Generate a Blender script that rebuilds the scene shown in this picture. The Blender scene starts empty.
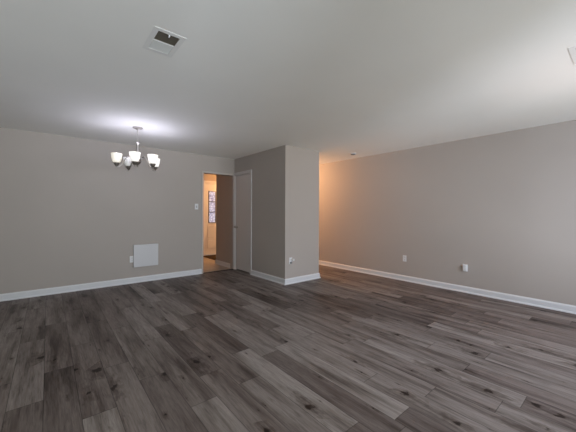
import bpy, bmesh, math, random
from mathutils import Vector, Matrix
random.seed(4)
sc = bpy.context.scene
COL = sc.collection
R = math.radians

# ------------------------------------------------------------------ camera
H = 2.44
cam_d = bpy.data.cameras.new('camera')
cam_d.sensor_width = 36.0; cam_d.sensor_fit = 'HORIZONTAL'; cam_d.lens = 18.0
cam_d.shift_y = -3.0 / 576.0
cam_d.clip_start = 0.02
cam = bpy.data.objects.new('camera', cam_d); COL.objects.link(cam)
cam.matrix_world = (Matrix.Translation((0, 0, 1.252)) @ Matrix.Rotation(R(-39.8), 4, 'Z')
                    @ Matrix.Rotation(R(90), 4, 'X') @ Matrix.Rotation(R(0.22), 4, 'Z'))
sc.camera = cam

# ------------------------------------------------------------------ world, exposure
w = bpy.data.worlds.new('sky'); sc.world = w; w.use_nodes = True
w.node_tree.nodes['Background'].inputs[0].default_value = (0.80, 1.0, 0.95, 1)
w.node_tree.nodes['Background'].inputs[1].default_value = 0.43
vs = sc.view_settings
sc.display_settings.display_device = 'sRGB'
vs.view_transform = 'Standard'; vs.look = 'None'; vs.gamma = 1.0; vs.use_curve_mapping = False
vs.exposure = 0.07
sc.cycles.max_bounces = 12; sc.cycles.diffuse_bounces = 8
sc.cycles.sample_clamp_indirect = 4.0

# ------------------------------------------------------------------ lights
def light(name, kind, loc, energy, color, target=None, **kw):
    d = bpy.data.lights.new(name, kind); d.energy = energy; d.color = color
    for k, v in kw.items(): setattr(d, k, v)
    o = bpy.data.objects.new(name, d); COL.objects.link(o); o.location = loc
    if target is not None:
        o.rotation_euler = (Vector(target) - Vector(loc)).to_track_quat('-Z', 'Y').to_euler()
    return o
# daylight through the two windows behind the camera: sky light, and light thrown up by the ground outside
light('daylight_right', 'AREA', (3.10, -2.60, 2.00), 246, (0.80, 0.86, 1.03), (3.00, 1.2, 0.4), shape='RECTANGLE', size=3.6, size_y=2.0)
light('daylight_left', 'AREA', (-0.50, -1.30, 1.40), 66, (0.9, 0.98, 0.92), (-0.50, 0.9, 0.0), shape='RECTANGLE', size=1.7, size_y=1.7)
light('ground_right', 'AREA', (3.00, -7.0, -0.60), 350, (1.0, 0.95, 0.78), (2.4, 4.0, 2.44), shape='RECTANGLE', size=7.0, size_y=3.5)
light('ground_left', 'AREA', (-1.60, -7.0, -0.60), 600, (0.76, 0.86, 1.0), (0.0, 4.0, 2.44), shape='RECTANGLE', size=2.2, size_y=3.5)
# a lamp bounced up to the ceiling at the right, out of frame
light('uplight', 'SPOT', (3.30, 0.10, 1.45), 10, (1.0, 0.8, 0.76), (3.30, 0.10, 2.44), spot_size=R(120), spot_blend=1.0, shadow_soft_size=0.12)
# warm ceiling lamps of the entry hall and the passage behind the closet block
light('entry_lamp', 'POINT', (4.75, 6.95, 2.15), 92, (1.0, 0.49, 0.19), shadow_soft_size=0.10)
light('passage_lamp', 'POINT', (4.22, 5.32, 2.20), 40, (1.0, 0.55, 0.27), shadow_soft_size=0.10)

# ------------------------------------------------------------------ materials
def mat(name, col, rough=0.5, metal=0.0, spec=0.5, var=0.03, bump=0.0, bscale=200.0):
    m = bpy.data.materials.new(name); m.use_nodes = True
    nt = m.node_tree; b = nt.nodes['Principled BSDF']
    b.inputs['Roughness'].default_value = rough
    b.inputs['Metallic'].default_value = metal
    b.inputs['Specular IOR Level'].default_value = spec
    geo = nt.nodes.new('ShaderNodeNewGeometry')
    n = nt.nodes.new('ShaderNodeTexNoise'); n.inputs['Scale'].default_value = 1.7; n.inputs['Detail'].default_value = 5
    nt.links.new(geo.outputs['Position'], n.inputs['Vector'])
    mx = nt.nodes.new('ShaderNodeMix'); mx.data_type = 'RGBA'
    nt.links.new(n.outputs['Fac'], mx.inputs[0])
    mx.inputs[6].default_value = tuple(c * (1 - var) for c in col) + (1,)
    mx.inputs[7].default_value = tuple(min(1, c * (1 + var)) for c in col) + (1,)
    nt.links.new(mx.outputs[2], b.inputs['Base Color'])
    if bump:
        n2 = nt.nodes.new('ShaderNodeTexNoise'); n2.inputs['Scale'].default_value = bscale; n2.inputs['Detail'].default_value = 3
        nt.links.new(geo.outputs['Position'], n2.inputs['Vector'])
        bp = nt.nodes.new('ShaderNodeBump'); bp.inputs['Strength'].default_value = bump; bp.inputs['Distance'].default_value = 0.002
        nt.links.new(n2.outputs['Fac'], bp.inputs['Height']); nt.links.new(bp.outputs[0], b.inputs['Normal'])
    return m

M = {}
M['wall'] = mat('greige_wall_paint', (0.402, 0.362, 0.330), 0.75, spec=0.25, bump=0.15)
M['ceiling'] = mat('ceiling_paint', (0.865, 0.86, 0.83), 0.85, spec=0.2, bump=0.2, bscale=120)
M['trim'] = mat('white_trim_paint', (0.63, 0.635, 0.65), 0.40)
M['casing'] = mat('painted_jamb', (0.47, 0.43, 0.39), 0.5)
M['door'] = mat('white_door_paint', (0.56, 0.54, 0.53), 0.4)
M['plastic'] = mat('white_plastic', (0.66, 0.66, 0.67), 0.35)
M['panel'] = mat('white_panel_board', (0.55, 0.545, 0.555), 0.45)
M['dark'] = mat('dark_slot', (0.03, 0.03, 0.03), 0.6)
M['grey_plastic'] = mat('grey_plastic', (0.22, 0.22, 0.22), 0.5)
M['nickel'] = mat('brushed_nickel', (0.50, 0.47, 0.44), 0.32, metal=1.0)
M['duct'] = mat('dark_duct_metal', (0.26, 0.225, 0.175), 0.7)
M['vent'] = mat('vent_white_enamel', (0.78, 0.78, 0.76), 0.6)
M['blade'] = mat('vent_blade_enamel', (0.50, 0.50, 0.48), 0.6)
M['mat'] = mat('dark_brown_mat_fabric', (0.045, 0.028, 0.012), 0.95, spec=0.1, var=0.2, bump=0.6, bscale=400)
M['threshold'] = mat('dark_threshold_wood', (0.035, 0.028, 0.025), 0.5)
M['steel'] = mat('dark_steel', (0.15, 0.14, 0.13), 0.35, metal=1.0)

def nodes_of(name):
    m = bpy.data.materials.new(name); m.use_nodes = True
    nt = m.node_tree; return m, nt, nt.nodes['Principled BSDF']

def math_node(nt, op, a=None, b=None, c=None):
    n = nt.nodes.new('ShaderNodeMath'); n.operation = op
    for i, v in enumerate((a, b, c)):
        if v is None: continue
        if isinstance(v, (int, float)): n.inputs[i].default_value = v
        else: nt.links.new(v, n.inputs[i])
    return n.outputs[0]

def combine(nt, x, y, z):
    n = nt.nodes.new('ShaderNodeCombineXYZ')
    for i, v in enumerate((x, y, z)):
        if isinstance(v, (int, float)): n.inputs[i].default_value = v
        else: nt.links.new(v, n.inputs[i])
    return n.outputs[0]

def ramp(nt, fac, stops):
    n = nt.nodes.new('ShaderNodeValToRGB'); nt.links.new(fac, n.inputs[0])
    e = n.color_ramp.elements
    while len(e) < len(stops): e.new(0.5)
    for el, (p, c) in zip(e, stops):
        el.position = p; el.color = tuple(c) + (1,) if len(c) == 3 else c
    return n.outputs[0]

def mixc(nt, fac, a, b, mode='MIX'):
    n = nt.nodes.new('ShaderNodeMix'); n.data_type = 'RGBA'; n.blend_type = mode
    for i, v in ((0, fac), (6, a), (7, b)):
        if isinstance(v, (int, float)): n.inputs[i].default_value = v
        elif isinstance(v, tuple): n.inputs[i].default_value = v if len(v) == 4 else v + (1,)
        else: nt.links.new(v, n.inputs[i])
    return n.outputs[2]

def noise(nt, vec, scale, detail=4, rough=0.55, dist=0.0):
    n = nt.nodes.new('ShaderNodeTexNoise'); n.inputs['Scale'].default_value = scale
    n.inputs['Detail'].default_value = detail; n.inputs['Roughness'].default_value = rough
    n.inputs['Distortion'].default_value = dist
    nt.links.new(vec, n.inputs['Vector']); return n.outputs['Fac']

def plank_floor():
    m, nt, b = nodes_of('grey_brown_vinyl_plank')
    geo = nt.nodes.new('ShaderNodeNewGeometry')
    sp = nt.nodes.new('ShaderNodeSeparateXYZ'); nt.links.new(geo.outputs['Position'], sp.inputs[0])
    X, Y = sp.outputs[0], sp.outputs[1]
    W, L = 0.182, 1.22
    u = math_node(nt, 'DIVIDE', math_node(nt, 'ADD', X, 10.03), W)
    row = math_node(nt, 'FLOOR', u); fu = math_node(nt, 'FRACT', u)
    wn = nt.nodes.new('ShaderNodeTexWhiteNoise'); wn.noise_dimensions = '1D'; nt.links.new(row, wn.inputs['W'])
    v = math_node(nt, 'ADD', math_node(nt, 'DIVIDE', math_node(nt, 'ADD', Y, 10.0), L), wn.outputs['Value'])
    colm = math_node(nt, 'FLOOR', v); fv = math_node(nt, 'FRACT', v)
    wn2 = nt.nodes.new('ShaderNodeTexWhiteNoise'); wn2.noise_dimensions = '3D'
    nt.links.new(combine(nt, row, colm, 3.7), wn2.inputs['Vector'])
    s2 = nt.nodes.new('ShaderNodeSeparateColor'); nt.links.new(wn2.outputs['Color'], s2.inputs[0])
    r1, r2, r3 = s2.outputs
    # grain space: per plank shift
    gx = math_node(nt, 'ADD', X, math_node(nt, 'MULTIPLY', r1, 37.0))
    gy = math_node(nt, 'ADD', Y, math_node(nt, 'MULTIPLY', r2, 53.0))
    gz = math_node(nt, 'MULTIPLY', r3, 19.0)
    broad = noise(nt, combine(nt, math_node(nt, 'MULTIPLY', gx, 11.0), math_node(nt, 'MULTIPLY', gy, 1.0), gz), 1.0, 4, 0.55, 0.35)
    fine = noise(nt, combine(nt, math_node(nt, 'MULTIPLY', gx, 120.0), math_node(nt, 'MULTIPLY', gy, 6.0), gz), 1.0, 4, 0.7, 0.5)
    mott = noise(nt, combine(nt, math_node(nt, 'MULTIPLY', gx, 48.0), math_node(nt, 'MULTIPLY', gy, 5.0), gz), 1.0, 4, 0.65, 0.8)
    base = ramp(nt, r1, [(0.0, (0.100, 0.081, 0.074)), (0.35, (0.128, 0.105, 0.096)), (0.7, (0.160, 0.137, 0.126)), (1.0, (0.195, 0.171, 0.158))])
    c = mixc(nt, 1.0, base, ramp(nt, broad, [(0.30, (0.42, 0.388, 0.370)), (0.43, (0.82, 0.79, 0.775)), (0.54, (1.12, 1.12, 1.12)), (0.74, (1.36, 1.37, 1.37))]), 'MULTIPLY')
    c = mixc(nt, 0.7, c, ramp(nt, fine, [(0.3, (0.66, 0.64, 0.63)), (0.55, (1.02, 1.02, 1.02)), (0.75, (1.25, 1.25, 1.25))]), 'MULTIPLY')
    c = mixc(nt, 0.7, c, ramp(nt, mott, [(0.30, (0.60, 0.57, 0.55)), (0.48, (1.0, 1.0, 1.0)), (0.72, (1.2, 1.2, 1.2))]), 'MULTIPLY')
    # knots: a small dark core and a dark smear along the grain
    vo = nt.nodes.new('ShaderNodeTexVoronoi'); vo.voronoi_dimensions = '2D'; vo.feature = 'F1'; vo.inputs['Scale'].default_value = 1.0
    KD = 3.0
    kn = noise(nt, combine(nt, math_node(nt, 'MULTIPLY', gx, 40.0), math_node(nt, 'MULTIPLY', gy, 16.0), gz), 1.0, 3)
    kx = math_node(nt, 'MULTIPLY', gx, KD); ky = math_node(nt, 'MULTIPLY', gy, KD)
    nt.links.new(combine(nt, kx, ky, 0.0), vo.inputs['Vector'])
    vp = nt.nodes.new('ShaderNodeSeparateXYZ'); nt.links.new(vo.outputs['Position'], vp.inputs[0])
    ddx = math_node(nt, 'DIVIDE', math_node(nt, 'SUBTRACT', kx, vp.outputs[0]), KD)
    ddy = math_node(nt, 'DIVIDE', math_node(nt, 'SUBTRACT', ky, vp.outputs[1]), KD)
    vc = nt.nodes.new('ShaderNodeSeparateColor'); nt.links.new(vo.outputs['Color'], vc.inputs[0])
    size = math_node(nt, 'ADD', math_node(nt, 'MULTIPLY', math_node(nt, 'POWER', vc.outputs[0], 2.2), 1.15), 0.12)   # few large knots, many pinholes
    def ell(ax, ay, amp):
        e = math_node(nt, 'ADD', math_node(nt, 'POWER', math_node(nt, 'ABSOLUTE', math_node(nt, 'DIVIDE', ddx, ax)), 2.0),
                      math_node(nt, 'POWER', math_node(nt, 'ABSOLUTE', math_node(nt, 'DIVIDE', ddy, ay)), 2.0))
        e = math_node(nt, 'DIVIDE', math_node(nt, 'SQRT', e), size)
        return math_node(nt, 'ADD', e, math_node(nt, 'MULTIPLY', math_node(nt, 'SUBTRACT', kn, 0.5), amp))
    core = ramp(nt, ell(0.028, 0.030, 3.2), [(0.0, (0.16, 0.12, 0.10)), (0.6, (0.26, 0.21, 0.19)), (0.98, (1, 1, 1))])
    halo = ramp(nt, ell(0.060, 0.24, 2.4), [(0.0, (0.45, 0.415, 0.395)), (0.5, (0.68, 0.65, 0.63)), (1.0, (1, 1, 1))])
    c = mixc(nt, 0.92, c, core, 'MULTIPLY')
    c = mixc(nt, 0.9, c, halo, 'MULTIPLY')
    c = mixc(nt, 1.0, c, (1.10, 1.09, 1.08), 'MULTIPLY')
    # joints
    du = math_node(nt, 'MULTIPLY', math_node(nt, 'MINIMUM', fu, math_node(nt, 'SUBTRACT', 1.0, fu)), W)
    dv = math_node(nt, 'MULTIPLY', math_node(nt, 'MINIMUM', fv, math_node(nt, 'SUBTRACT', 1.0, fv)), L)
    d = math_node(nt, 'MINIMUM', du, dv)
    jm = ramp(nt, d, [(0.0, (0.40, 0.40, 0.40)), (0.0020, (1, 1, 1))])
    c = mixc(nt, 1.0, c, jm, 'MULTIPLY')
    nt.links.new(c, b.inputs['Base Color'])
    rg = ramp(nt, fine, [(0.3, (0.52, 0.52, 0.52)), (0.8, (0.40, 0.40, 0.40))])
    nt.links.new(rg, b.inputs['Roughness'])
    b.inputs['Specular IOR Level'].default_value = 0.14
    bp = nt.nodes.new('ShaderNodeBump'); bp.inputs['Strength'].default_value = 0.25; bp.inputs['Distance'].default_value = 0.002
    hgt = math_node(nt, 'MULTIPLY', fine, math_node(nt, 'MINIMUM', math_node(nt, 'MULTIPLY', d, 400.0), 1.0))
    nt.links.new(hgt, bp.inputs['Height']); nt.links.new(bp.outputs[0], b.inputs['Normal'])
    return m
M['floor'] = plank_floor()

def tile_floor():
    m, nt, b = nodes_of('beige_entry_tile')
    geo = nt.nodes.new('ShaderNodeNewGeometry')
    br = nt.nodes.new('ShaderNodeTexBrick'); br.offset = 0.0
    br.inputs['Scale'].default_value = 1.0; br.inputs['Mortar Size'].default_value = 0.004
    br.inputs['Brick Width'].default_value = 0.33; br.inputs['Row Height'].default_value = 0.33
    br.inputs['Color1'].default_value = (0.44, 0.38, 0.32, 1); br.inputs['Color2'].default_value = (0.39, 0.34, 0.28, 1)
    br.inputs['Mortar'].default_value = (0.20, 0.17, 0.14, 1)
    nt.links.new(geo.outputs['Position'], br.inputs['Vector'])
    nz = noise(nt, geo.outputs['Position'], 6.0, 5)
    c = mixc(nt, 0.5, br.outputs['Color'], ramp(nt, nz, [(0.3, (0.75, 0.72, 0.70)), (0.7, (1.1, 1.1, 1.1))]), 'MULTIPLY')
    nt.links.new(c, b.inputs['Base Color']); b.inputs['Roughness'].default_value = 0.35
    return m
M['tile'] = tile_floor()

def glass_clear():
    m = bpy.data.materials.new('window_glass'); m.use_nodes = True; nt = m.node_tree
    nt.nodes.clear()
    out = nt.nodes.new('ShaderNodeOutputMaterial'); mx = nt.nodes.new('ShaderNodeMixShader'); mx.inputs[0].default_value = 0.06
    t = nt.nodes.new('ShaderNodeBsdfTransparent'); g = nt.nodes.new('ShaderNodeBsdfGlossy'); g.inputs['Roughness'].default_value = 0.02
    nt.links.new(t.outputs[0], mx.inputs[1]); nt.links.new(g.outputs[0], mx.inputs[2]); nt.links.new(mx.outputs[0], out.inputs[0])
    return m
M['glass'] = glass_clear()

def leaded_glass():
    # textured bluish white glass with daylight behind it, scroll pattern of dark cames
    m, nt, b = nodes_of('leaded_daylight_glass')
    geo = nt.nodes.new('ShaderNodeNewGeometry')
    sp = nt.nodes.new('ShaderNodeSeparateXYZ'); nt.links.new(geo.outputs['Position'], sp.inputs[0])
    vo = nt.nodes.new('ShaderNodeTexVoronoi'); vo.feature = 'DISTANCE_TO_EDGE'; vo.inputs['Scale'].default_value = 13.0
    nt.links.new(geo.outputs['Position'], vo.inputs['Vector'])
    nz = noise(nt, geo.outputs['Position'], 30.0, 3)
    c = ramp(nt, nz, [(0.3, (0.50, 0.56, 0.92)), (0.6, (0.92, 0.92, 1.0))])
    c = mixc(nt, 1.0, c, ramp(nt, vo.outputs['Distance'], [(0.03, (0.25, 0.28, 0.50)), (0.12, (1, 1, 1))]), 'MULTIPLY')
    b.inputs['Base Color'].default_value = (0.16, 0.16, 0.18, 1); nt.links.new(c, b.inputs['Emission Color'])
    b.inputs['Emission Strength'].default_value = 0.62; b.inputs['Roughness'].default_value = 0.25
    return m
M['leaded'] = leaded_glass()

def shade_glass(name, em, col):
    m, nt, b = nodes_of(name)
    b.inputs['Base Color'].default_value = (0.86, 0.84, 0.80, 1)
    b.inputs['Roughness'].default_value = 0.35
    geo = nt.nodes.new('ShaderNodeNewGeometry')
    nz = noise(nt, geo.outputs['Position'], 22.0, 4, 0.6, 1.2)
    c = mixc(nt, 0.5, col, ramp(nt, nz, [(0.3, (0.80, 0.76, 0.68)), (0.65, (1.05, 1.05, 1.05))]), 'MULTIPLY')
    nt.links.new(c, b.inputs['Emission Color']); b.inputs['Emission Strength'].default_value = em
    return m
M['shade'] = shade_glass('lit_alabaster_glass', 0.44, (1.0, 0.90, 0.72))
M['shade_white'] = shade_glass('lit_white_alabaster_glass', 0.58, (1.0, 0.97, 0.92))
M['shade_dim'] = shade_glass('unlit_alabaster_glass', 0.02, (1.0, 0.90, 0.80))

# ------------------------------------------------------------------ mesh helpers
class MB:
    def __init__(s): s.bm = bmesh.new()
    def box(s, x0, x1, y0, y1, z0, z1, bev=0.0):
        g = bmesh.ops.create_cube(s.bm, size=1.0)
        vs_ = g['verts']
        for v in vs_:
            v.co = Vector(((x0 + x1) / 2 + v.co.x * (x1 - x0), (y0 + y1) / 2 + v.co.y * (y1 - y0), (z0 + z1) / 2 + v.co.z * (z1 - z0)))
        if bev:
            es = list({e for v in vs_ for e in v.link_edges})
            bmesh.ops.bevel(s.bm, geom=es, offset=bev, segments=2, affect='EDGES', profile=0.6)
        return s
    def lathe(s, prof, c=(0, 0, 0), n=28, axis='Z', close=False):
        rings = []
        for r, z in prof:
            ring = []
            for k in range(n):
                a = 2 * math.pi * k / n
                if axis == 'Z': p = (c[0] + r * math.cos(a), c[1] + r * math.sin(a), c[2] + z)
                elif axis == 'X': p = (c[0] + z, c[1] + r * math.cos(a), c[2] + r * math.sin(a))
                else: p = (c[0] + r * math.cos(a), c[1] + z, c[2] + r * math.sin(a))
                ring.append(s.bm.verts.new(p))
            rings.append(ring)
        for a, b in zip(rings, rings[1:] + ([rings[0]] if close else [])):
            for k in range(n):
                s.bm.faces.new((a[k], a[(k + 1) % n], b[(k + 1) % n], b[k]))
        if not close:
            s.bm.faces.new(rings[0]); s.bm.faces.new(rings[-1])
        return s
    def tube(s, pts, rad, n=10):
        pts = [Vector(p) for p in pts]
        rad = rad if isinstance(rad, (list, tuple)) else [rad] * len(pts)
        rings = []; up = None
        for i, p in enumerate(pts):
            t = (pts[min(i + 1, len(pts) - 1)] - pts[max(i - 1, 0)]).normalized()
            if up is None:
                up = Vector((0, 0, 1)) if abs(t.z) < 0.9 else Vector((1, 0, 0))
            a = t.cross(up).normalized(); b = a.cross(t).normalized(); up = b
            rings.append([s.bm.verts.new(p + rad[i] * (math.cos(2 * math.pi * k / n) * a + math.sin(2 * math.pi * k / n) * b)) for k in range(n)])
        for a, b in zip(rings, rings[1:]):
            for k in range(n):
                s.bm.faces.new((a[k], a[(k + 1) % n], b[(k + 1) % n], b[k]))
        s.bm.faces.new(rings[0]); s.bm.faces.new(rings[-1])
        return s
    def poly_prism(s, pts, d):
        a = [s.bm.verts.new(p) for p in pts]
        b = [s.bm.verts.new(Vector(p) + Vector(d)) for p in pts]
        s.bm.faces.new(a); s.bm.faces.new(b[::-1])
        for k in range(len(a)):
            s.bm.faces.new((a[k], a[(k + 1) % len(a)], b[(k + 1) % len(a)], b[k]))
        return s
    def build(s, name, material, parent=None, smooth=None, origin=None):
        bmesh.ops.recalc_face_normals(s.bm, faces=s.bm.faces)
        me = bpy.data.meshes.new(name)
        if origin is not None:
            bmesh.ops.translate(s.bm, verts=s.bm.verts, vec=-Vector(origin))
        s.bm.to_mesh(me); s.bm.free()
        me.materials.append(material)
        o = bpy.data.objects.new(name, me); COL.objects.link(o)
        if origin is not None: o.location = origin
        if parent is not None: o.parent = parent
        if smooth is not None:
            for p in me.polygons: p.use_smooth = True
            me.set_sharp_from_angle(angle=R(smooth))
        return o

def struct(o, label=None):
    o['kind'] = 'structure'
    if label: o['label'] = label
    return o

def thing(name, label, cat, loc, rotz=0.0, group=None):
    o = bpy.data.objects.new(name, None); COL.objects.link(o)
    o.empty_display_size = 0.05
    o.location = loc; o.rotation_euler = (0, 0, rotz); o['label'] = label; o['category'] = cat
    if group: o['group'] = group
    return o

# ------------------------------------------------------------------ the room shell
XL, XR, YF, YB = -1.60, 5.10, -1.00, 5.68
XC, YC, XC2, YC2 = 3.18, 3.89, 4.02, 6.58       # closet block
YE = 8.00                                        # front door wall
OX0, OX1, OZ = 2.46, 3.15, 2.075                 # doorway to the entry hall
DY0, DY1, DZ = 5.015, 5.645, 2.075               # closet door opening
T = 0.12

struct(MB().box(XL - T, XR + T, YF - T, YB, -0.1, 0.0).box(XC2 - 0.05, XR + T, YB, 6.0, -0.1, 0.0).build('floor', M['floor']),
       'grey brown wood plank floor')
f2 = MB().box(1.4, XC2 - 0.05, YB, 6.0, -0.1, 0.002).box(1.4, XR + T, 6.0, YE + T, -0.1, 0.002).build('floor_entry', M['tile'])
struct(f2, 'beige tile floor of the entry hall')

# ceiling with two duct openings
V1 = (0.548, 0.692, 1.985, 2.240)     # x0 x1 y0 y1 hole of first vent
V2 = (2.885, 3.165, 0.085, 0.275)
def ceiling():
    m = MB()
    xs = sorted({XL - T, V1[0], V1[1], V2[0], V2[1], XR + T}); ys = sorted({YF - T, V1[2], V1[3], V2[2], V2[3], YE + T})
    grid = {}
    for i in range(len(xs)):
        for j in range(len(ys)): grid[i, j] = m.bm.verts.new((xs[i], ys[j], H))
    top = [m.bm.verts.new(p) for p in ((XL - T, YF - T, H + .3), (XR + T, YF - T, H + .3), (XR + T, YE + T, H + .3), (XL - T, YE + T, H + .3))]
    m.bm.faces.new(top)
    for i in range(len(xs) - 1):
        for j in range(len(ys) - 1):
            cx, cy = (xs[i] + xs[i + 1]) / 2, (ys[j] + ys[j + 1]) / 2
            if any(v[0] < cx < v[1] and v[2] < cy < v[3] for v in (V1, V2)): continue
            m.bm.faces.new((grid[i, j], grid[i + 1, j], grid[i + 1, j + 1], grid[i, j + 1]))
    return m
struct(ceiling().build('ceiling', M['ceiling']), 'white painted ceiling')

struct(MB().box(XL - T, OX0, YB, YB + T, 0, H).box(OX0, OX1, YB, YB + T, OZ, H).box(OX1, XC, YB, YB + T, 0, H)
       .build('wall_back', M['wall']), 'greige back wall with the doorway')
struct(MB().box(XR, XR + T, YF - T, YE + T, 0, H).build('wall_right', M['wall']), 'greige right wall')
struct(MB().box(XL - T, XL, YF - T, YB, 0, H).build('wall_left', M['wall']), 'greige left wall')
WR = (1.60, 4.60, 0.06, 2.25); WL = (-1.40, 0.40, 0.30, 2.25)
def front_wall():
    m = MB(); y0, y1 = YF - T, YF
    m.box(XL, WL[0], y0, y1, 0, H).box(WL[1], WR[0], y0, y1, 0, H).box(WR[1], XR, y0, y1, 0, H)
    for q in (WL, WR): m.box(q[0], q[1], y0, y1, 0, q[2]).box(q[0], q[1], y0, y1, q[3], H)
    return m
struct(front_wall().build('wall_front', M['wall']), 'greige wall behind the camera')
cb = MB()
t = 0.10
cb.box(XC, XC + t, YC, DY0, 0, H).box(XC, XC + t, DY0, DY1, DZ, H).box(XC, XC + t, DY1, YC2, 0, H)
cb.box(XC + t, XC2, YC, YC + t, 0, H).box(XC2 - t, XC2, YC + t, YC2, 0, H).box(XC + t, XC2 - t, YC2 - t, YC2, 0, H)
struct(cb.build('wall_closet', M['wall']), 'greige closet block standing out from the back wall')
EX0, EX1, EZ = 3.50, 4.46, 2.13
struct(MB().box(1.4, EX0, YE, YE + T, 0, H).box(EX0, EX1, YE, YE + T, EZ, H).box(EX1, XR, YE, YE + T, 0, H).build('wall_entry', M['wall']), 'entry hall wall with the front door')
struct(MB().box(1.4 - T, 1.4, YB + T, YE + T, 0, H).build('wall_hall', M['wall']))

# windows behind the camera
def window(i, q):
    x0, x1, z0, z1 = q; y0, y1 = YF - 0.09, YF - 0.03; b = 0.05
    m = MB().box(x0, x1, y0, y1, z0, z0 + b).box(x0, x1, y0, y1, z1 - b, z1).box(x0, x0 + b, y0, y1, z0 + b, z1 - b).box(x1 - b, x1, y0, y1, z0 + b, z1 - b)
    zm = (z0 + z1) / 2
    m.box(x0 + b, x1 - b, y0, y1, zm - 0.02, zm + 0.02)
    if x1 - x0 > 1.5: m.box((x0 + x1) / 2 - 0.03, (x0 + x1) / 2 + 0.03, y0, y1, z0 + b, z1 - b)
    f = struct(m.build('window_%d' % i, M['trim']), 'white framed window behind the camera')
    MB().box(x0 + b, x1 - b, YF - 0.065, YF - 0.058, z0 + b, z1 - b).build('pane', M['glass'], f)
window(1, WL); window(2, WR)

# baseboards : swept profile with a quarter-round shoe
PROF = [(0.0, 0.0), (0.028, 0.0), (0.027, 0.010), (0.022, 0.017), (0.015, 0.021), (0.015, 0.078), (0.012, 0.088), (0.006, 0.094), (0.005, 0.100), (0.0, 0.100)]
def baseboard(name, path, z=0.0):
    m = MB(); P = [Vector(p) for p in path]; rings = []
    nrm = []
    for a, b in zip(P, P[1:]):
        d = (b - a).normalized(); nrm.append(Vector((d.y, -d.x)))
    for i, p in enumerate(P):
        if i == 0: n = nrm[0]
        elif i == len(P) - 1: n = nrm[-1]
        else: n = nrm[i - 1] + nrm[i]
        rings.append([m.bm.verts.new((p.x + n.x * o, p.y + n.y * o, z + h)) for o, h in PROF])
    k = len(PROF)
    for a, b in zip(rings, rings[1:]):
        for j in range(k): m.bm.faces.new((a[j], a[(j + 1) % k], b[(j + 1) % k], b[j]))
    m.bm.faces.new(rings[0]); m.bm.faces.new(rings[-1])
    return struct(m.build(name, M['trim']))
baseboard('baseboard_back', [(XL, YB), (OX0 - 0.037, YB)])
baseboard('baseboard_right', [(XR, YE), (XR, YF)])
baseboard('baseboard_left', [(XL, YF), (XL, YB)])
baseboard('baseboard_front', [(XR, YF), (XL, YF)])
baseboard('baseboard_closet', [(XC, DY0 - 0.058), (XC, YC), (XC2, YC), (XC2, YC2), (XC, YC2), (XC, YB + T)])
baseboard('baseboard_entry', [(1.4, YE), (EX0 - 0.06, YE)])

# doorway jamb edge and threshold
m = MB()
cw = 0.036
m.box(OX0 - cw, OX0, YB - 0.010, YB, 0, OZ + cw, 0.003).box(OX0, XC - 0.020, YB - 0.010, YB, OZ, OZ + cw, 0.003)
struct(m.build('trim_1', M['casing']), 'narrow painted edge around the doorway')
m = MB().poly_prism([(OX0, YB - 0.03, 0), (OX0, YB - 0.022, 0.010), (OX0, YB + 0.02, 0.012), (OX0, YB + 0.03, 0.0)], (OX1 - OX0, 0, 0))
struct(m.build('trim_2', M['threshold']), 'dark transition strip across the doorway')

# closet door with casing and knob
m = MB(); cw = 0.056
for y0, y1, z0, z1 in ((DY0 - cw, DY0, 0, DZ + cw), (DY1, YB - 0.001, 0, DZ + cw), (DY0, DY1, DZ, DZ + cw)):
    m.box(XC - 0.016, XC, y0, y1, z0, z1, 0.004)
for y0, y1, z0, z1 in ((DY0 - cw, DY0 - cw + 0.014, 0, DZ + cw), (DY0 - cw + .014, DY1, DZ + cw - 0.014, DZ + cw)):
    m.box(XC - 0.022, XC - 0.016, y0, y1, z0, z1, 0.002)
m.box(XC, XC + t, DY0, DY0 + 0.012, 0, DZ).box(XC, XC + t, DY1 - 0.012, DY1, 0, DZ).box(XC, XC + t, DY0 + .012, DY1 - .012, DZ - 0.012, DZ)
struct(m.build('trim_3', M['door']), 'white casing around the closet door')
d1 = struct(MB().box(XC + 0.010, XC + 0.045, DY0 + 0.015, DY1 - 0.015, 0.022, DZ - 0.015, 0.002).build('door_1', M['door']), 'plain white flush closet door')
def knob(parent, c, sx, mt):
    MB().lathe([(0.0, 0), (0.031, 0), (0.032, -0.003), (0.026, -0.008), (0.011, -0.012), (0.010, -0.030), (0.018, -0.034), (0.026, -0.042), (0.028, -0.052), (0.024, -0.061), (0.012, -0.066), (0.0, -0.067)], c, 24, sx).build('door_knob', mt, parent, smooth=40)
knob(d1, (XC + 0.010, DY1 - 0.075, 0.945), 'X', M['nickel'])
for zz in (0.25, 1.05, 1.82):
    MB().box(XC - 0.003, XC + 0.012, DY0 + 0.010, DY0 + 0.020, zz - 0.045, zz + 0.045, 0.002).build('hinge', M['door'], d1)

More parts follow.
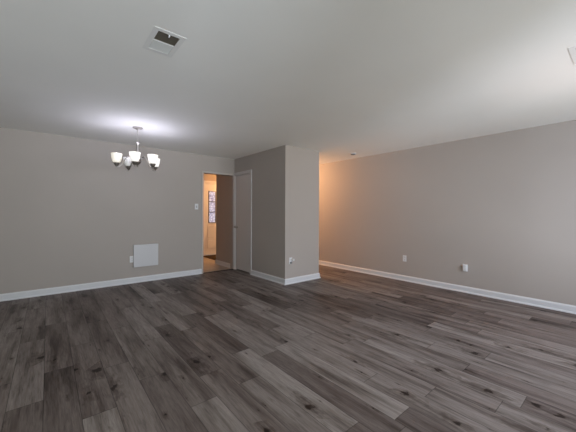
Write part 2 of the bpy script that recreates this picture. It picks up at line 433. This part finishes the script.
# front door : leaded-glass door at the end of the entry hall
m = MB()
for x0, x1, z0, z1 in ((EX0 - 0.055, EX0, 0, EZ + 0.055), (EX1, EX1 + 0.055, 0, EZ + 0.055), (EX0, EX1, EZ, EZ + 0.055)):
    m.box(x0, x1, YE - 0.016, YE, z0, z1, 0.004)
m.box(EX0, EX0 + 0.03, YE, YE + T, 0, EZ).box(EX1 - 0.03, EX1, YE, YE + T, 0, EZ).box(EX0 + .03, EX1 - .03, YE, YE + T, EZ - .03, EZ)
struct(m.build('trim_4', M['trim']), 'white casing around the front door')
LX = [(3.645, 3.845), (4.115, 4.315)]; GZ0, GZ1 = 0.965, 1.88
d2m = MB(); dy0, dy1 = YE + 0.012, YE + 0.055; a0, a1 = EX0 + 0.032, EX1 - 0.032
d2m.box(a0, LX[0][0], dy0, dy1, 0.02, EZ - .032).box(LX[0][1], LX[1][0], dy0, dy1, 0.02, EZ - .032).box(LX[1][1], a1, dy0, dy1, 0.02, EZ - .032)
for lx in LX:
    d2m.box(lx[0], lx[1], dy0, dy1, 0.02, GZ0).box(lx[0], lx[1], dy0, dy1, GZ1, EZ - .032)
d2 = struct(d2m.build('door_2', M['trim']), 'white front door with two narrow leaded glass lights')
for lx in LX:
    # raised panel moulding under each light
    MB().box(lx[0] - .045, lx[1] + .045, dy0 - 0.010, dy0, 0.20, 0.44, 0.006).box(lx[0] - .045, lx[1] + .045, dy0 - 0.010, dy0, 0.52, 0.88, 0.006).build('raised_panel', M['trim'], d2)
    fr = MB()
    for x0, x1, z0, z1 in ((lx[0] - .018, lx[0] + .004, GZ0 - .018, GZ1 + .018), (lx[1] - .004, lx[1] + .018, GZ0 - .018, GZ1 + .018), (lx[0], lx[1], GZ0 - .018, GZ0 + .004), (lx[0], lx[1], GZ1 - .004, GZ1 + .018)):
        fr.box(x0, x1, dy0 - .008, dy0 + .01, z0, z1, 0.002)
    h3 = (GZ1 - GZ0) / 3
    for k in (1, 2): fr.box(lx[0], lx[1], dy0 - .002, dy0 + .012, GZ0 + k * h3 - .014, GZ0 + k * h3 + .014)
    g = fr.build('glass_frame', M['steel'], d2)
    MB().box(lx[0] + .002, lx[1] - .002, dy0 + .014, dy0 + .022, GZ0, GZ1).build('leaded_pane', M['leaded'], g)
knob(d2, (a1 - 0.07, dy0, 0.95), 'Y', M['nickel'])

# ------------------------------------------------------------------ entry mat
mm = MB().box(3.38, 4.50, 6.86, 7.93, 0.002, 0.012, 0.004).build('entry_mat', M['mat'], origin=(3.94, 7.4, 0.002))
mm['label'] = 'dark brown mat on the tile floor before the front door'; mm['category'] = 'mat'

# ------------------------------------------------------------------ chandelier
CX, CY = 0.961, 4.443
ch = thing('chandelier', 'brushed nickel chandelier with five alabaster glass shades hanging from the ceiling', 'chandelier', (CX, CY, H))
Z = lambda z: z - H
MB().lathe([(0.0, 0), (0.064, 0), (0.066, -0.006), (0.060, -0.014), (0.040, -0.022), (0.020, -0.028), (0.012, -0.036), (0.0, -0.037)], (0, 0, 0), 32).build('canopy', M['nickel'], ch, smooth=35)
MB().lathe([(0.0065, Z(2.41)), (0.0065, Z(2.235))], (0, 0, 0), 12).build('rod', M['nickel'], ch, smooth=40)
MB().lathe([(0.0, Z(2.240)), (0.012, Z(2.238)), (0.024, Z(2.228)), (0.026, Z(2.220)), (0.020, Z(2.210)), (0.019, Z(2.190)), (0.020, Z(2.12)), (0.022, Z(2.06)), (0.024, Z(2.035)), (0.034, Z(2.025)), (0.034, Z(2.012)), (0.024, Z(2.0)), (0.022, Z(1.985)), (0.036, Z(1.97)), (0.042, Z(1.955)), (0.036, Z(1.938)), (0.018, Z(1.925)), (0.012, Z(1.912)), (0.015, Z(1.903)), (0.010, Z(1.893)), (0.0, Z(1.888))], (0, 0, 0), 24).build('column', M['nickel'], ch, smooth=35)
RS = 0.255
dirs = []
rt = Vector((0.768, -0.640, 0)); dp = Vector((0.640, 0.768, 0))
bez = [(0.030, 1.965), (0.055, 1.995), (0.085, 2.020), (0.115, 2.020), (0.145, 1.990), (0.170, 1.945), (0.195, 1.900), (0.220, 1.874), (0.243, 1.870), (RS, 1.882)]
def smooth_pts(p, n=4):
    out = []
    for i in range(len(p) - 1):
        p0 = p[max(i - 1, 0)]; p1 = p[i]; p2 = p[i + 1]; p3 = p[min(i + 2, len(p) - 1)]
        for k in range(n):
            q = k / n
            out.append(tuple(0.5 * (2 * b + (c - a) * q + (2 * a - 5 * b + 4 * c - d) * q * q + (-a + 3 * b - 3 * c + d) * q ** 3) for a, b, c, d in zip(p0, p1, p2, p3)))
    out.append(p[-1]); return out
bez = smooth_pts(bez)
for k in range(5):
    a = R((-16, 54, 146, 218, 290)[k])
    dv = rt * math.cos(a) + dp * math.sin(a); bx, by = dv.x, dv.y
    MB().tube([(bx * r, by * r, Z(z)) for r, z in bez], 0.0075, 10).build('arm', M['nickel'], ch, smooth=50)
    c = (bx * RS, by * RS, 0)
    MB().lathe([(0.0, Z(1.856)), (0.006, Z(1.858)), (0.010, Z(1.866)), (0.007, Z(1.874)), (0.016, Z(1.880)), (0.027, Z(1.892)), (0.035, Z(1.908)), (0.040, Z(1.920)), (0.036, Z(1.922)), (0.0, Z(1.917))], c, 24).build('shade_cup', M['nickel'], ch, smooth=35)
    mt = M['shade_dim'] if k == 2 else (M['shade'] if k == 3 else M['shade_white'])
    outer = [(0.028, 1.919), (0.038, 1.923), (0.047, 1.935), (0.054, 1.955), (0.060, 1.982), (0.064, 2.010), (0.066, 2.030), (0.068, 2.042)]
    inner = [(r - 0.004, z + 0.001) for r, z in reversed(outer)]
    s = MB().lathe([(r, Z(z)) for r, z in outer + inner], c, 32, close=True).build('glass_shade', mt, ch, smooth=40)
    if k == 2: s['label'] = 'unlit grey glass shade'
    bm_ = MB().lathe([(0.0, Z(1.925)), (0.012, Z(1.925)), (0.013, Z(1.945)), (0.022, Z(1.968)), (0.027, Z(1.985)), (0.024, Z(2.004)), (0.012, Z(2.016)), (0.0, Z(2.018))], c, 16)
    bm_.build('light_bulb', M['shade_dim'] if k == 2 else M['shade_white'], s, smooth=50)
    if k != 2:
        light('chandelier_light', 'POINT', (CX + c[0], CY + c[1], 2.050), 2.25, (0.78, 0.78, 1.0), shadow_soft_size=0.028)

# ------------------------------------------------------------------ ceiling vents
def vent(name, label, q, along, first_dark):
    # q: hole; louvre blades run along axis 'along'; dark half = the one nearest the camera (low y)
    x0, x1, y0, y1 = q; cx, cy = (x0 + x1) / 2, (y0 + y1) / 2
    o = thing(name, label, 'vent', (cx, cy, H), 0, 'ceiling air vents')
    L_ = lambda X0, X1, Y0, Y1: (X0 - cx, X1 - cx, Y0 - cy, Y1 - cy)
    fr = MB(); e = 0.030; i = 0.003
    for X0, X1, Y0, Y1 in ((x0 - e, x1 + e, y0 - e, y0 + i), (x0 - e, x1 + e, y1 - i, y1 + e), (x0 - e, x0 + i, y0 + i, y1 - i), (x1 - i, x1 + e, y0 + i, y1 - i)):
        fr.box(*L_(X0, X1, Y0, Y1), -0.0022, 0.0, 0.001)
    ym = y0 + (y1 - y0) * 0.50
    fr.box(*L_(x0 + i, x1 - i, ym - 0.003, ym + 0.003), -0.001, 0.008)
    fr.build('frame', M['vent'], o)
    d = MB(); th = 0.004; zt = 0.16
    for X0, X1, Y0, Y1 in ((x0, x0 + th, y0, y1), (x1 - th, x1, y0, y1), (x0 + th, x1 - th, y0, y0 + th), (x0 + th, x1 - th, y1 - th, y1)):
        d.box(*L_(X0, X1, Y0, Y1), 0.002, zt)
    d.box(*L_(x0, x1, y0, y1), zt, zt + 0.004)
    d.build('duct', M['duct'], o)
    n = max(4, int((ym - y0) / 0.013))
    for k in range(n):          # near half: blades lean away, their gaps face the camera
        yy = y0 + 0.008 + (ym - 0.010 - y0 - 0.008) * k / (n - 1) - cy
        MB().poly_prism([(x0 + i - cx, yy - 0.0035, 0.000), (x0 + i - cx, yy - 0.0025, 0.000), (x0 + i - cx, yy + 0.0065, 0.011), (x0 + i - cx, yy + 0.0055, 0.011)], (x1 - x0 - 2 * i, 0, 0)).build('louvre', M['duct'], o)  # dark duct colour on these blades paints in the shade of the gaps
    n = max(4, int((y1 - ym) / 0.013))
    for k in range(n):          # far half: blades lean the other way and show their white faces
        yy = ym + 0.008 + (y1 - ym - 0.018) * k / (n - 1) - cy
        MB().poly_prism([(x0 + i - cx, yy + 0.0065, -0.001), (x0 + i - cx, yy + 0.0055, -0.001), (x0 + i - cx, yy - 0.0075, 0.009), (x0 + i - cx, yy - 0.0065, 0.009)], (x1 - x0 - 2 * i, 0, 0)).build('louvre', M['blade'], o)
    return o
v1 = vent('ceiling_vent', 'white ceiling vent with dark slots, left of the room toward the chandelier', V1, 'X', True)
MB().box(-0.004, 0.004, -0.126, -0.108, -0.014, -0.002, 0.002).build('damper_lever', M['plastic'], v1)
vent('ceiling_vent', 'white ceiling vent cut off by the right edge of the photo', V2, 'X', True)

# ------------------------------------------------------------------ smoke detector
sd = thing('smoke_detector', 'small round smoke detector on the ceiling near the closet block', 'smoke detector', (4.658, 3.572, H))
MB().lathe([(0, 0), (0.062, 0), (0.062, -0.006), (0.056, -0.011), (0.050, -0.012), (0, -0.012)], (0, 0, 0), 28).build('base', M['plastic'], sd, smooth=35)
MB().lathe([(0, -0.012), (0.044, -0.012), (0.046, -0.018), (0.040, -0.026), (0.020, -0.029), (0, -0.029)], (0, 0, 0), 28).build('sensor_cover', M['grey_plastic'], sd, smooth=35)

# ------------------------------------------------------------------ plates on the walls (local frame: x right along wall, -y out into the room, z up)
def plate(o, wdt=0.070, hgt=0.115):
    return MB().box(-wdt / 2, wdt / 2, -0.007, 0, -hgt / 2, hgt / 2, 0.003).build('plate', M['plastic'], o)
def outlet(label, loc, rotz, group='wall outlets'):
    o = thing('wall_outlet', label, 'outlet', loc, rotz, group)
    plate(o)
    for zz in (-0.024, 0.024):
        rc = MB().box(-0.017, 0.017, -0.010, -0.006, zz - 0.014, zz + 0.014, 0.002).build('receptacle', M['plastic'], o)
        sl = MB()
        for xx in (-0.006, 0.006): sl.box(xx - 0.0012, xx + 0.0012, -0.0108, -0.0098, zz - 0.003, zz + 0.007)
        sl.lathe([(0.0022, -0.0108), (0.0022, -0.0098)], (0, 0, zz - 0.008), 10, 'Y')
        sl.build('slots', M['dark'], rc)
    return o
outlet('white wall outlet on the back wall, half behind the white square panel', (1.143, YB, 0.423), 0)
outlet('white wall outlet on the right wall, nearer the closet block', (XR, 2.724, 0.416), R(-90))
o3 = outlet('white wall outlet on the closet block with a plug-in adapter', (3.305, YC, 0.405), 0)
MB().box(0.010, 0.056, -0.045, -0.0105, 0.000, 0.036, 0.008).build('plug_in_adapter', M['plastic'], o3)
MB().box(-0.018, 0.016, -0.034, -0.0105, -0.050, -0.012, 0.006).build('plug', M['grey_plastic'], o3)
o4 = thing('cable_plate', 'white wall plate with a jutting box on the right wall, nearest the camera', 'wall plate', (XR, 1.712, 0.392), R(-90))
plate(o4, 0.072, 0.112)
MB().box(-0.026, 0.030, -0.036, -0.0065, -0.044, 0.042, 0.006).build('cover_box', M['plastic'], o4)
def switch(label, loc, rotz):
    o = thing('light_switch', label, 'light switch', loc, rotz, 'light switches')
    plate(o)
    fr = MB().box(-0.011, 0.011, -0.0085, -0.0065, -0.019, 0.019, 0.001).build('toggle_frame', M['grey_plastic'], o)
    MB().poly_prism([(-0.004, -0.008, -0.008), (-0.004, -0.022, 0.006), (-0.004, -0.020, 0.012), (-0.004, -0.008, 0.008)], (0.008, 0, 0)).build('toggle', M['plastic'], o)
switch('white light switch on the back wall left of the doorway', (2.314, YB, 1.374), 0)
switch('white light switch seen inside the doorway, left of the front door', (3.455 - 0.065, YE, 1.37), 0)

# ------------------------------------------------------------------ square panel on the back wall
wp = thing('wall_panel', 'square white blank panel mounted low on the back wall', 'panel', (1.368, YB, 0.478))
MB().box(-0.205, 0.205, -0.040, -0.012, -0.198, 0.198, 0.004).build('cover', M['panel'], wp)
bf = MB()
for x0, x1, z0, z1 in ((-0.19, 0.19, 0.165, 0.185), (-0.19, 0.19, -0.185, -0.165), (-0.165 + 0.0, -0.150, -0.165, 0.165), (0.175, 0.19, -0.165, 0.165)):
    bf.box(x0, x1, -0.0118, 0, z0, z1)
bf.build('mounting_frame', M['grey_plastic'], wp)
